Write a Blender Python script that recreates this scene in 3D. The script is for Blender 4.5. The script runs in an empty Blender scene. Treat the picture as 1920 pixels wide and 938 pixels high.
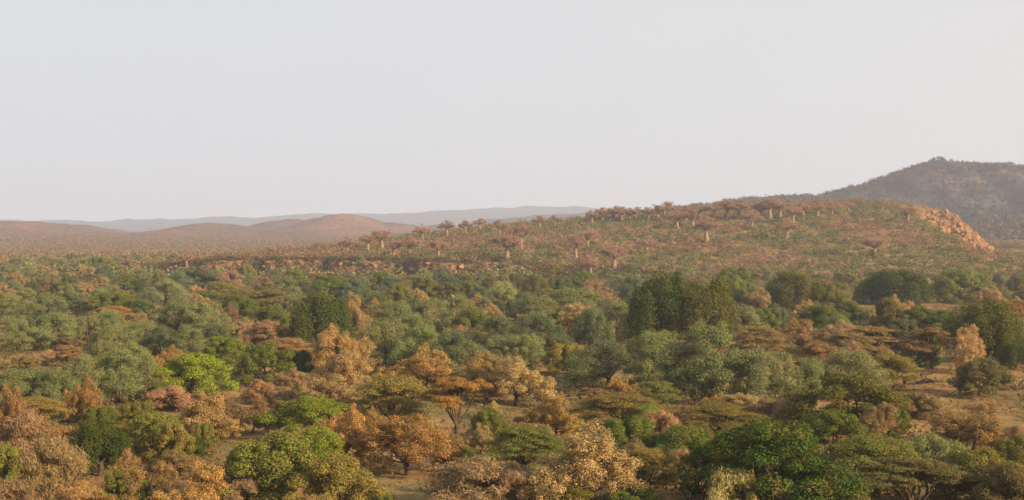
import bpy, math
import numpy as np
from mathutils import Vector

# ---------------------------------------------------------------- camera, sky, sun, exposure
scene = bpy.context.scene
COL = scene.collection
CAM_Z, FPX, CX, CY, HOR = 25.0, 2600.0, 960.0, 469.0, 430.0      # photo is 1920 x 938
PITCH = math.atan((CY - HOR) / FPX)
cam_data = bpy.data.cameras.new('camera')
cam_data.sensor_width = 36.0
cam_data.lens = 36.0 * FPX / 1920.0
cam_data.clip_start, cam_data.clip_end = 0.5, 60000.0
cam = bpy.data.objects.new('camera', cam_data)
cam.location = (0, 0, CAM_Z)
cam.rotation_euler = (math.pi / 2 - PITCH, 0, 0)
COL.objects.link(cam)
scene.camera = cam

SUN_EL, SUN_AZ = math.radians(21.0), math.radians(124.0)           # azimuth from +Y towards +X
world = bpy.data.worlds.new('World')
scene.world = world
world.use_nodes = True
wn, wl = world.node_tree.nodes, world.node_tree.links
wn.clear()
sky = wn.new('ShaderNodeTexSky')
sky.sky_type = 'NISHITA'
sky.sun_disc = False
sky.sun_elevation, sky.sun_rotation = SUN_EL, SUN_AZ
sky.altitude, sky.air_density, sky.dust_density, sky.ozone_density = 300, 1.0, 4.0, 2.0
hs = wn.new('ShaderNodeHueSaturation')
hs.inputs['Saturation'].default_value = 0.22
hs.inputs['Value'].default_value = 0.55
mixw = wn.new('ShaderNodeMix'); mixw.data_type = 'RGBA'
mixw.inputs[0].default_value = 0.75                                  # thin high overcast veils the sky
# the veil is warmer and brighter on the side of the sun
tcw = wn.new('ShaderNodeTexCoord'); dot = wn.new('ShaderNodeVectorMath'); dot.operation = 'DOT_PRODUCT'
dot.inputs[1].default_value = (math.sin(SUN_AZ), math.cos(SUN_AZ), -0.35)
mr = wn.new('ShaderNodeMapRange'); mr.inputs['From Min'].default_value = -1.0; mr.inputs['From Max'].default_value = 0.3; mr.interpolation_type = 'SMOOTHSTEP'
veil = wn.new('ShaderNodeMix'); veil.data_type = 'RGBA'
veil.inputs[6].default_value = (6.75, 6.95, 7.35, 1); veil.inputs[7].default_value = (7.9, 7.55, 7.3, 1)
wl.new(tcw.outputs['Generated'], dot.inputs[0]); wl.new(dot.outputs['Value'], mr.inputs['Value']); wl.new(mr.outputs[0], veil.inputs[0]); wl.new(veil.outputs[2], mixw.inputs[7])
bg = wn.new('ShaderNodeBackground')
bg.inputs['Strength'].default_value = 0.068
wo = wn.new('ShaderNodeOutputWorld')
wl.new(sky.outputs[0], hs.inputs['Color'])
wl.new(hs.outputs[0], mixw.inputs[6])
wl.new(mixw.outputs[2], bg.inputs['Color'])
wl.new(bg.outputs[0], wo.inputs[0])

sun_data = bpy.data.lights.new('sun', 'SUN')
sun_data.energy = 5.0
sun_data.angle = math.radians(0.6)
sun_data.color = (1.0, 0.74, 0.43)
sun = bpy.data.objects.new('sun', sun_data)
sd = Vector((math.sin(SUN_AZ) * math.cos(SUN_EL), math.cos(SUN_AZ) * math.cos(SUN_EL), math.sin(SUN_EL)))
sun.rotation_euler = sd.to_track_quat('Z', 'Y').to_euler()
sun.location = (300, -300, 400)
COL.objects.link(sun)

scene.view_settings.view_transform = 'Standard'
scene.view_settings.look = 'None'
scene.view_settings.exposure = 0.92
scene.view_settings.gamma = 1.0
scene.view_settings.use_curve_mapping = False
cy = scene.cycles
cy.max_bounces, cy.diffuse_bounces, cy.glossy_bounces = 6, 4, 1
cy.transmission_bounces, cy.transparent_max_bounces, cy.volume_bounces = 3, 8, 1
cy.use_denoising = True
cy.filter_width = 1.5

# ---------------------------------------------------------------- helpers
def rgb(h):
    """sRGB hex -> linear rgba"""
    v = [int(h[i:i + 2], 16) / 255 for i in (0, 2, 4)]
    return tuple((c / 12.92 if c <= .04045 else ((c + .055) / 1.055) ** 2.4) for c in v) + (1,)

def sm(a, b, x):
    t = np.clip((x - a) / (b - a), 0, 1)
    return t * t * (3 - 2 * t)

def _hash(i, j, s):
    n = (i.astype(np.int64) * 374761393 + j.astype(np.int64) * 668265263 + s * 974634777) & 0x7fffffff
    n = ((n ^ (n >> 13)) * 1274126177) & 0x7fffffff
    return ((n ^ (n >> 16)) & 0xffff) / 65535.0

def vnoise(x, y, s=0):
    i, j = np.floor(x), np.floor(y)
    u, v = x - i, y - j
    u, v = u * u * (3 - 2 * u), v * v * (3 - 2 * v)
    a, b = _hash(i, j, s), _hash(i + 1, j, s)
    c, d = _hash(i, j + 1, s), _hash(i + 1, j + 1, s)
    return (a * (1 - u) + b * u) * (1 - v) + (c * (1 - u) + d * u) * v * 1.0 - 0.5 if False else ((a * (1 - u) + b * u) * (1 - v) + (c * (1 - u) + d * u) * v) - 0.5

def fbm(x, y, s=0, o=4):
    r, a = 0, 1.0
    for k in range(o):
        r = r + a * vnoise(x * 2 ** k, y * 2 ** k, s + k * 17)
        a *= 0.5
    return r

def gx(px, D): return (px - CX) * D / FPX
def gz(py, D): return CAM_Z + (HOR - py) * D / FPX

# ---------------------------------------------------------------- terrain
BAO = np.array([(-400, 0), (-230, 1), (-195, 5), (-150, 9), (-100, 16), (-60, 21), (-38, 24), (15, 29), (68, 33), (125, 37), (186, 40),
                (230, 43), (271, 45), (305, 43), (325, 41), (338, 38), (350, 33), (362, 24), (376, 10), (400, 0), (900, 0)], float)
_pk = [(1150, 412), (1230, 398), (1300, 388), (1380, 378), (1450, 371), (1500, 369), (1530, 372), (1560, 361), (1620, 346), (1660, 328), (1700, 318),
       (1735, 309), (1760, 301), (1785, 311), (1815, 300), (1845, 309), (1880, 310), (1920, 315), (2000, 330), (2120, 350), (2300, 385), (2600, 420)]
MTN = np.array([(-200, 0), (100, 0)] + [(gx(p, 2400), gz(q, 2400)) for p, q in _pk] + [(1900, 0)], float)
_rd = [(50, 423, 2700, 120, 480), (190, 446, 2500, 110, 300), (395, 422, 2900, 85, 350), (300, 444, 2500, 70, 250), (645, 407, 3200, 92, 420),
       (545, 417, 3300, 75, 300), (735, 424, 3200, 80, 300), (-160, 420, 2900, 150, 400), (480, 436, 3000, 90, 300), (830, 428, 3100, 70, 300)]
_fr = np.array([(-900, 416), (0, 418), (200, 417), (400, 412), (480, 409), (540, 404), (580, 403), (640, 406), (720, 405), (780, 400), (850, 397), (900, 395),
                (960, 393), (1000, 390), (1050, 392), (1110, 393), (1200, 398), (1400, 402), (1700, 405), (2800, 412)], float)

def terrain(x, y):
    x, y = np.asarray(x, float), np.asarray(y, float)
    r = np.hypot(x, y)
    z = 0.5 * fbm(x / 45, y / 45, 3, 3)
    # the rise the photographer stands on
    z = z + 23.3 * (1 - sm(4, 74, np.maximum(y, 0) + 0.03 * np.abs(x)))
    # gently rising ground behind the valley
    z = z + 9.5 * sm(-40, 260, x) * sm(640, 1100, y) + 10 * sm(1150, 2500, y) * sm(200, -400, x)
    # baobab hill
    cr = np.interp(x, BAO[:, 0], BAO[:, 1])
    y0 = 640 + 395 * sm(255, 335, x)
    yc = 1110 + 14 * fbm(x / 60, y * 0 + 3, 8, 2)
    t = np.clip((y - y0) / (yc - y0), 0, 1)
    prof = 0.55 * t + 0.45 * t * t * (3 - 2 * t)
    win = sm(40, -20, x)
    edge = 702 + 22 * fbm(x / 38, x * 0 + 1, 5, 3) + 10 * vnoise(x / 9, y / 9, 44)
    step = sm(0, 9, y - edge)
    terr = np.minimum(9.0, np.maximum(0, cr * 0.95)) * step
    hill = np.where(cr > 0.01, cr * prof * (1 - win) + win * (terr + np.maximum(cr - 9, 0) * sm(700, 1110, y)), 0)
    hill = hill * (1 - sm(1130, 1500, y))
    hill = hill + np.clip(hill, 0, 6) / 6 * 1.6 * fbm(x / 22, y / 22, 12, 3)
    # broken rock on the bluff
    bl = sm(300, 330, x) * sm(405, 375, x) * sm(1000, 1040, y) * sm(1190, 1140, y)
    hill = hill + bl * (5.0 * (np.abs(fbm(x / 12, y / 12, 31, 3)) * -2 + 0.4) + 2.2 * fbm(x / 4, y / 5, 33, 3))
    z = np.maximum(z, z * 0.25 + hill) if False else z * (1 - 0.7 * sm(0, 8, hill)) + hill
    # mountain to the right
    mc = np.interp(x, MTN[:, 0], MTN[:, 1])
    g = sm(1480, 2400, y) * (1 - sm(2420, 2850, y))
    sp = fbm(x / 210 + y / 900, y / 900, 21, 4)
    mc = mc * (1 + .07 * sm(30, 80, mc) * fbm(x / 34, y / 60, 29, 3))
    z = z + np.maximum(mc * .945 - 6, 0) * np.minimum(g * (1 + 0.8 * sp * (1 - sm(0.70, 0.99, g))), g ** .8)
    z = z + sm(.1, .4, g) * sm(15, 60, mc) * sm(1.0, .85, g) * -42 * (np.abs(fbm(x / 105 + y / 700, y / 500, 27, 3)))
    z = z + sm(0.05, 0.5, g) * sm(20, 60, mc) * 6 * fbm(x / 40, y / 40, 23, 3)
    # red-brown hills of the left distance
    h = 0 * x
    for p, q, D, sx, sy in _rd:
        hh = gz(q, D) - 4
        h = np.maximum(h, hh * np.exp(-((x - gx(p, D)) / (sx * D / FPX)) ** 2 * 0.8 - ((y - D) / sy) ** 2))
    z = z + h * (1 + 0.28 * fbm(x / 150, y / 150, 41, 4)) + 5 * sm(5, 25, h) * fbm(x / 60, y / 60, 42, 3)
    # farthest ridge all round, and a nearer one
    a = np.arctan2(x, y)
    px = CX + FPX * np.tan(np.clip(a, -0.9, 0.9))
    q = np.interp(px, _fr[:, 0], _fr[:, 1]) 
    fz = gz(q, 9000.0) + 16 * fbm(px / 60, r / 1500, 51, 3)
    z = z + np.maximum(fz, 30) * np.exp(-((r - 9000) / 1300.0) ** 2)
    nz = gz(np.interp(px, [600, 850, 900, 1000, 1100, 1300, 2200], [450, 432, 414, 408, 404, 398, 395]), 5000.0)
    z = z + np.maximum(nz, 0) * np.exp(-((r - 5000) / 700.0) ** 2) * (1 + 0.15 * fbm(px / 40, r / 400, 52, 3)) * sm(0, 300, y)
    return z

def project(x, y, z):
    c, s = math.cos(PITCH), math.sin(PITCH)
    dz = z - CAM_Z
    d = y * c - dz * s
    v = y * s + dz * c
    return CX + FPX * x / d, CY - FPX * v / d

def ray_dir(px, py):
    c, s = math.cos(PITCH), math.sin(PITCH)
    a, b = (px - CX) / FPX, -(py - CY) / FPX
    return np.array([a, c + b * s, -s + b * c])

_ts = np.concatenate([np.arange(90, 1600, 1.0), np.arange(1600, 12000, 8.0)])
def ground_at(px, py):
    """where the line of sight through a photo pixel meets the ground"""
    d = ray_dir(px, py); d = d / d[1]
    x, y, z = d[0] * _ts, _ts, CAM_Z + d[2] * _ts
    hit = np.nonzero(z < terrain(x, y))[0]
    if len(hit) == 0: return None
    t = _ts[hit[0]]
    return np.array([d[0] * t, t, float(terrain(d[0] * t, t))])

# ---------------------------------------------------------------- materials
class NT:
    def __init__(s, name):
        s.m = bpy.data.materials.new(name); s.m.use_nodes = True
        s.n, s.l = s.m.node_tree.nodes, s.m.node_tree.links
        s.n.clear()
        s.out = s.n.new('ShaderNodeOutputMaterial')
    def node(s, t, **k):
        n = s.n.new(t)
        for a, b in k.items(): setattr(n, a, b)
        return n
    def link(s, a, b): s.l.new(a, b)
    def ramp(s, fac, stops):
        r = s.node('ShaderNodeValToRGB')
        e = r.color_ramp.elements
        while len(e) < len(stops): e.new(0.5)
        for el, (p, c) in zip(e, stops): el.position, el.color = p, c
        s.link(fac, r.inputs[0]); return r.outputs[0]
    def noise(s, vec, scale, detail=4, rough=0.6):
        n = s.node('ShaderNodeTexNoise')
        n.inputs['Scale'].default_value, n.inputs['Detail'].default_value, n.inputs['Roughness'].default_value = scale, detail, rough
        if vec is not None: s.link(vec, n.inputs['Vector'])
        return n.outputs['Fac']
    def mix(s, fac, a, b, mode='MIX'):
        m = s.node('ShaderNodeMix', data_type='RGBA', blend_type=mode)
        for sock, v in ((m.inputs[0], fac), (m.inputs[6], a), (m.inputs[7], b)):
            if isinstance(v, (int, float)): sock.default_value = v
            elif isinstance(v, tuple): sock.default_value = v
            else: s.link(v, sock)
        return m.outputs[2]
    def math(s, op, a, b=0.0, clamp=False):
        m = s.node('ShaderNodeMath', operation=op, use_clamp=clamp)
        for sock, v in ((m.inputs[0], a), (m.inputs[1], b)):
            if isinstance(v, (int, float)): sock.default_value = v
            else: s.link(v, sock)
        return m.outputs[0]
    def leaf_out(s, col, trans=0.3):
        d = s.node('ShaderNodeBsdfDiffuse'); t = s.node('ShaderNodeBsdfTranslucent'); x = s.node('ShaderNodeMixShader')
        s.link(col, d.inputs[0]); s.link(col, t.inputs[0])
        x.inputs[0].default_value = trans
        s.link(d.outputs[0], x.inputs[1]); s.link(t.outputs[0], x.inputs[2]); s.link(x.outputs[0], s.out.inputs[0])

def leaf_material(name, second, amount, trans=0.28, lo=.55, hi=1.36):
    """leaf colour = the object's own colour, varied per leaf, with patches of a second colour through the crown"""
    t = NT(name)
    oi = t.node('ShaderNodeObjectInfo'); ge = t.node('ShaderNodeNewGeometry'); tc = t.node('ShaderNodeTexCoord')
    v = t.ramp(ge.outputs['Random Per Island'], [(0, (lo, lo * 1.03, lo, 1)), (.5, (1, 1, 1, 1)), (1, (hi, hi * .95, hi * .84, 1))])
    n = t.noise(tc.outputs['Object'], 0.55, 3)
    f = t.math('MULTIPLY', t.math('MULTIPLY', t.math('SUBTRACT', n, 0.48), 7.0, True), amount)
    c = t.mix(f, oi.outputs['Color'], second)
    c = t.mix(1.0, c, v, 'MULTIPLY')
    t.leaf_out(c, trans)
    return t.m

def bark_material(name, a, b):
    t = NT(name); tc = t.node('ShaderNodeTexCoord')
    mp = t.node('ShaderNodeMapping'); mp.inputs['Scale'].default_value = (4, 4, 0.8)
    t.link(tc.outputs['Object'], mp.inputs[0])
    c = t.ramp(t.noise(mp.outputs[0], 1.2, 5), [(.3, a), (.7, b)])
    d = t.node('ShaderNodeBsdfDiffuse'); t.link(c, d.inputs[0]); t.link(d.outputs[0], t.out.inputs[0])
    return t.m

def tint_material(name, trans=0.25):
    t = NT(name)
    at = t.node('ShaderNodeAttribute', attribute_name='tint'); ge = t.node('ShaderNodeNewGeometry')
    v = t.ramp(ge.outputs['Random Per Island'], [(0, (.6, .6, .57, 1)), (1, (1.35, 1.3, 1.2, 1))])
    t.leaf_out(t.mix(1.0, at.outputs['Color'], v, 'MULTIPLY'), trans)
    return t.m

M = {
    'grey':   leaf_material('grey_green_leaves', (.20, .185, .075, 1), .4),
    'dark':   leaf_material('evergreen_leaves', (.13, .125, .028, 1), .5, .22),
    'lime':   leaf_material('fresh_leaves', (.22, .18, .05, 1), .65, .32),
    'green':  leaf_material('green_leaves', (.19, .155, .045, 1), .6),
    'brown':  leaf_material('dry_leaves', (.15, .135, .06, 1), .6, .28, .6, 1.25),
    'acacia': leaf_material('acacia_leaves', (.22, .15, .055, 1), .45, .28, .6, 1.3),
    'twig':   leaf_material('bare_twigs', (.17, .105, .06, 1), .5, .1),
    'baobab': leaf_material('baobab_twigs', (.36, .24, .17, 1), .4, .4),
    'bark':   bark_material('bark', (.05, .036, .026, 1), (.12, .085, .06, 1)),
    'pale':   bark_material('pale_bark', (.17, .112, .075, 1), (.30, .20, .138, 1)),
    'dead':   bark_material('dead_wood', (.34, .25, .19, 1), (.5, .38, .3, 1)),
    'stuff':  tint_material('scrub_leaves'),
}

def ground_material():
    t = NT('savanna_ground')
    ge = t.node('ShaderNodeNewGeometry'); P = ge.outputs['Position']
    sx = t.node('ShaderNodeSeparateXYZ'); t.link(P, sx.inputs[0])
    soil = t.ramp(t.noise(P, .09, 6, .65), [(.32, (.15, .095, .048, 1)), (.5, (.27, .165, .072, 1)), (.68, (.35, .235, .105, 1))])
    grass = t.ramp(t.noise(P, .6, 5, .7), [(.3, (.12, .10, .045, 1)), (.7, (.25, .185, .09, 1))])
    g = t.math('MULTIPLY', t.math('SUBTRACT', t.noise(P, .035, 4), .47), 9.0, True)
    near = t.mix(g, soil, grass)
    near = t.mix(t.math('MULTIPLY', t.math('SUBTRACT', sx.outputs['Y'], 560.0), 1 / 90.0, True), near, t.mix(1.0, near, (.84, .80, .78, 1), 'MULTIPLY'))
    # far slopes: dry woodland seen as speckle of crowns over red-brown ground
    vo = t.node('ShaderNodeTexVoronoi'); vo.inputs['Scale'].default_value = .085; t.link(P, vo.inputs['Vector'])
    spk = t.ramp(vo.outputs['Distance'], [(.15, (.07, .06, .045, 1)), (.6, (.175, .112, .082, 1))])
    big = t.ramp(t.noise(P, .0045, 5, .6), [(.35, (.62, .72, .75, 1)), (.6, (1.15, 1.0, .95, 1))])
    far = t.mix(1.0, spk, big, 'MULTIPLY')
    fy = t.math('MULTIPLY', t.math('SUBTRACT', sx.outputs['Y'], 1250.0), 1 / 500.0, True)
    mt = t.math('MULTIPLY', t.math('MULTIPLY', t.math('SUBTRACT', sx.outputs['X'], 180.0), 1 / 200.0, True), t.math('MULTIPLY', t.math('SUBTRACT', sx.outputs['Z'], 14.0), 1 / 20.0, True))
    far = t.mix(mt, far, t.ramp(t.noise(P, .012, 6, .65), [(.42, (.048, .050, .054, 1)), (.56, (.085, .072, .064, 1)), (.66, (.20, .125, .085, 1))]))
    ym = t.math('MULTIPLY', t.math('SUBTRACT', sx.outputs['Y'], 3800.0), 1 / 900.0, True)
    far = t.mix(ym, far, (.058, .056, .054, 1))
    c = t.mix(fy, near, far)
    # bare rock where it is steep and not far off
    sn = t.node('ShaderNodeSeparateXYZ'); t.link(ge.outputs['Normal'], sn.inputs[0])
    steep = t.math('MULTIPLY', t.math('SUBTRACT', t.math('ADD', .80, t.math('MULTIPLY', t.noise(P, .12, 3), .14)), sn.outputs['Z']), 9.0, True)
    cv = t.node('ShaderNodeTexVoronoi', feature='DISTANCE_TO_EDGE'); cv.inputs['Scale'].default_value = .28; t.link(P, cv.inputs['Vector'])
    crack = t.ramp(cv.outputs['Distance'], [(0, (.3, .3, .3, 1)), (.16, (1, 1, 1, 1))])
    rock = t.ramp(t.noise(P, .35, 6, .75), [(.3, (.05, .032, .024, 1)), (.52, (.16, .088, .05, 1)), (.74, (.32, .18, .09, 1))])
    rock = t.mix(1.0, rock, crack, 'MULTIPLY')
    steep = t.math('MULTIPLY', steep, t.math('SUBTRACT', 1.0, fy))
    c = t.mix(steep, c, rock)
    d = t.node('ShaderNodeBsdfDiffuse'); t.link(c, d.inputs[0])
    bp = t.node('ShaderNodeBump'); bp.inputs['Strength'].default_value = .5; bp.inputs['Distance'].default_value = .6
    t.link(t.noise(P, .5, 5, .7), bp.inputs['Height']); t.link(bp.outputs[0], d.inputs['Normal'])
    t.link(d.outputs[0], t.out.inputs[0])
    return t.m

def rock_material():
    t = NT('orange_rock'); tc = t.node('ShaderNodeTexCoord')
    c = t.ramp(t.noise(tc.outputs['Object'], .5, 6, .7), [(.3, (.08, .045, .028, 1)), (.5, (.30, .16, .07, 1)), (.75, (.42, .25, .13, 1))])
    d = t.node('ShaderNodeBsdfDiffuse'); t.link(c, d.inputs[0])
    bp = t.node('ShaderNodeBump'); bp.inputs['Distance'].default_value = .5
    t.link(t.noise(tc.outputs['Object'], 1.2, 6, .7), bp.inputs['Height']); t.link(bp.outputs[0], d.inputs['Normal'])
    t.link(d.outputs[0], t.out.inputs[0])
    return t.m
M['rock'] = rock_material()

# ---------------------------------------------------------------- mesh building
def mesh_np(name, V, F, mats, smooth=False, tint=None, midx=None):
    """V (n,3), F (m,4) -> mesh"""
    V, F = np.asarray(V, np.float32), np.asarray(F, np.int32)
    me = bpy.data.meshes.new(name)
    k = F.shape[1]
    me.vertices.add(len(V)); me.vertices.foreach_set('co', V.ravel())
    me.loops.add(F.size); me.loops.foreach_set('vertex_index', F.ravel())
    me.polygons.add(len(F)); me.polygons.foreach_set('loop_start', np.arange(0, F.size, k, dtype=np.int32))
    me.update(calc_edges=True)
    me.polygons.foreach_set('use_smooth', np.full(len(F), smooth, dtype=bool))
    for m in (mats if isinstance(mats, (list, tuple)) else [mats]): me.materials.append(m)
    if midx is not None: me.polygons.foreach_set('material_index', np.asarray(midx, np.int32))
    if tint is not None:
        at = me.attributes.new('tint', 'FLOAT_COLOR', 'FACE')
        at.data.foreach_set('color', np.asarray(tint, np.float32).ravel())
    me.update()
    return me

def unit(v): return v / np.maximum(np.linalg.norm(v, axis=-1, keepdims=True), 1e-9)

def leaf_quads(P, N, a, b, rng, up=None):
    """a rhombus at each point of P, facing N; half-lengths a and b; UP makes the long axis lean to a direction"""
    n = len(P)
    N = unit(N)
    r = rng.normal(size=(n, 3)) if up is None else rng.normal(size=(n, 3)) * .5 + up
    T = unit(r - (r * N).sum(1, keepdims=True) * N)
    B = np.cross(N, T)
    a = (a * rng.uniform(.6, 1.4, n))[:, None]; b = (b * rng.uniform(.6, 1.4, n))[:, None]
    bend = N * a * rng.uniform(-.3, .3, n)[:, None]
    V = np.stack([P + T * a + bend, P + B * b, P - T * a + bend, P - B * b], 1).reshape(-1, 3)
    return V, np.arange(4 * n).reshape(-1, 4)

def ball_dirs(n, rng, up=0.0):
    d = unit(rng.normal(size=(n, 3)))
    d[:, 2] = d[:, 2] * (1 - up) + up * np.abs(d[:, 2])
    return unit(d)

def foliage(lumps, n, leaf, rng, aspect=.55, jitter=.7, up=.25, lean=None, fuzz=.18):
    """leaves on and just inside the surface of many small lumps; lumps: (k,6) centre and radii"""
    L = np.asarray(lumps, float)
    area = L[:, 3] * L[:, 4] + L[:, 3] * L[:, 5] + L[:, 4] * L[:, 5]
    idx = rng.choice(len(L), n, p=area / area.sum())
    d = ball_dirs(n, rng, .3)
    rad = 1.0 - np.abs(rng.normal(size=n)) * fuzz + rng.normal(size=n) * .09
    P = L[idx, :3] + d * L[idx, 3:] * rad[:, None]
    N = d / L[idx, 3:] ** .6 + rng.normal(size=(n, 3)) * jitter * .6 + np.array([0, 0, up])
    return leaf_quads(P, N, leaf, leaf * aspect, rng, lean)

def tube(path, radii, sides=6):
    path = np.asarray(path, float); radii = np.asarray(radii, float)
    d = unit(np.gradient(path, axis=0))
    ref = np.where(np.abs(d[:, 2:3]) > .9, np.array([[1., 0, 0]]), np.array([[0, 0, 1.]]))
    u = unit(np.cross(d, ref)); v = np.cross(d, u)
    an = np.linspace(0, 2 * math.pi, sides, endpoint=False)
    R = path[:, None] + radii[:, None, None] * (np.cos(an)[None, :, None] * u[:, None] + np.sin(an)[None, :, None] * v[:, None])
    m = len(path)
    F = [[i * sides + j, i * sides + (j + 1) % sides, (i + 1) * sides + (j + 1) % sides, (i + 1) * sides + j] for i in range(m - 1) for j in range(sides)]
    c = (m - 1) * sides
    F += [[c, c + 1, c + 2, c + 3], [c, c + 3, c + 4, c + 5]] if sides == 6 else []
    return R.reshape(-1, 3), np.array(F)

def join(parts):
    V, F, o = [], [], 0
    for v, f in parts:
        V.append(v); F.append(f + o); o += len(v)
    return np.concatenate(V), np.concatenate(F)

def limb(a, b, r0, r1, rng, n=6, wob=.12, sag=0.0):
    a, b = np.asarray(a, float), np.asarray(b, float)
    t = np.linspace(0, 1, n)[:, None]
    L = np.linalg.norm(b - a)
    p = a + (b - a) * t + np.sin(t * math.pi) * (rng.normal(size=3) * wob * L + np.array([0, 0, sag * L]))
    return tube(p, r0 + (r1 - r0) * t[:, 0] ** .8)

def bush_lumps(rng, k, rx, ry, z0, z1, lr, dome=.6, shell=.55, squash=.8):
    """lumps on a domed body: wide at DOME of its height"""
    out = []
    while len(out) < k:
        t = rng.uniform(0, 1) ** .75
        z = z0 + (z1 - z0) * t
        w = math.sqrt(max(0.02, 1 - ((t - dome * .55) / (1.02 - dome * .55 if t > dome * .55 else .9)) ** 2))
        a = rng.uniform(0, 2 * math.pi); rr = w * rng.uniform(shell, 1) 
        r = lr * rng.uniform(.5, 1.5)
        out.append((rx * rr * math.cos(a), ry * rr * math.sin(a), z - r * squash * .7, r, r, r * squash))
    return out

def uneven(rng, L, amp, flat=.6):
    """pull the body out of round: a few big lobes at different reach and height"""
    L = np.array(L, float); ph = rng.uniform(0, 6.28, 3)
    a = np.arctan2(L[:, 1], L[:, 0])
    s = 1 + amp * (np.sin(2 * a + ph[0]) * .6 + np.sin(3 * a + ph[1]) * .5)
    L[:, 0] *= s; L[:, 1] *= s
    zt = L[:, 2].max()
    L[:, 2] += amp * flat * zt * .6 * np.sin(2 * a + ph[2]) * np.clip(L[:, 2] / zt, 0, 1) * np.clip(np.hypot(L[:, 0], L[:, 1]) / 3, 0, 1)
    return L

def norm_dims(V, Vt, h, w):
    """bring a crown and its trunk to nominal height and width, foot at the origin"""
    lo, hi = np.percentile(V, 1, axis=0), np.percentile(V, 99, axis=0)
    s = np.array([w / ((hi[0] - lo[0] + hi[1] - lo[1]) / 2)] * 2 + [h / V[:, 2].max()])
    return V * s, Vt * s

def trunk_to(rng, L, zf, r, forks=6, lean=.3, zc=None):
    """a trunk that forks at height ZF into limbs that reach lumps of the crown"""
    L = np.asarray(L); o = rng.normal(size=2) * lean
    top = np.array([o[0], o[1], zf])
    parts = [limb((0, 0, -.5), top, r * 1.25, r * .85, rng, wob=.06)]
    for i in rng.choice(len(L), min(forks, len(L)), replace=False):
        e = L[i, :3] + np.array([0, 0, -.1])
        parts.append(limb(top - np.array([0, 0, r]), e, r * .55, r * .12, rng, wob=.1))
        e2 = L[rng.integers(len(L)), :3]
        mid = (top + e) / 2
        if np.linalg.norm(e2 - mid) < 4: parts.append(limb(mid, e2, r * .3, r * .08, rng, wob=.1))
    return join(parts)

# variants of each kind of tree: name -> list of (crown mesh, trunk mesh, nominal h, nominal w)
VAR = {}
def add_variant(kind, C, T, h, w, leafmat, barkmat):
    (Vc, Fc), (Vt, Ft) = C, T
    Vc, Vt = norm_dims(Vc, Vt, h, w)
    k = len(VAR.setdefault(kind, []))
    VAR[kind].append((mesh_np('%s_crown' % kind, Vc, Fc, M[leafmat]), mesh_np('%s_trunk' % kind, Vt, Ft, M[barkmat], True), h, w))

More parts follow.
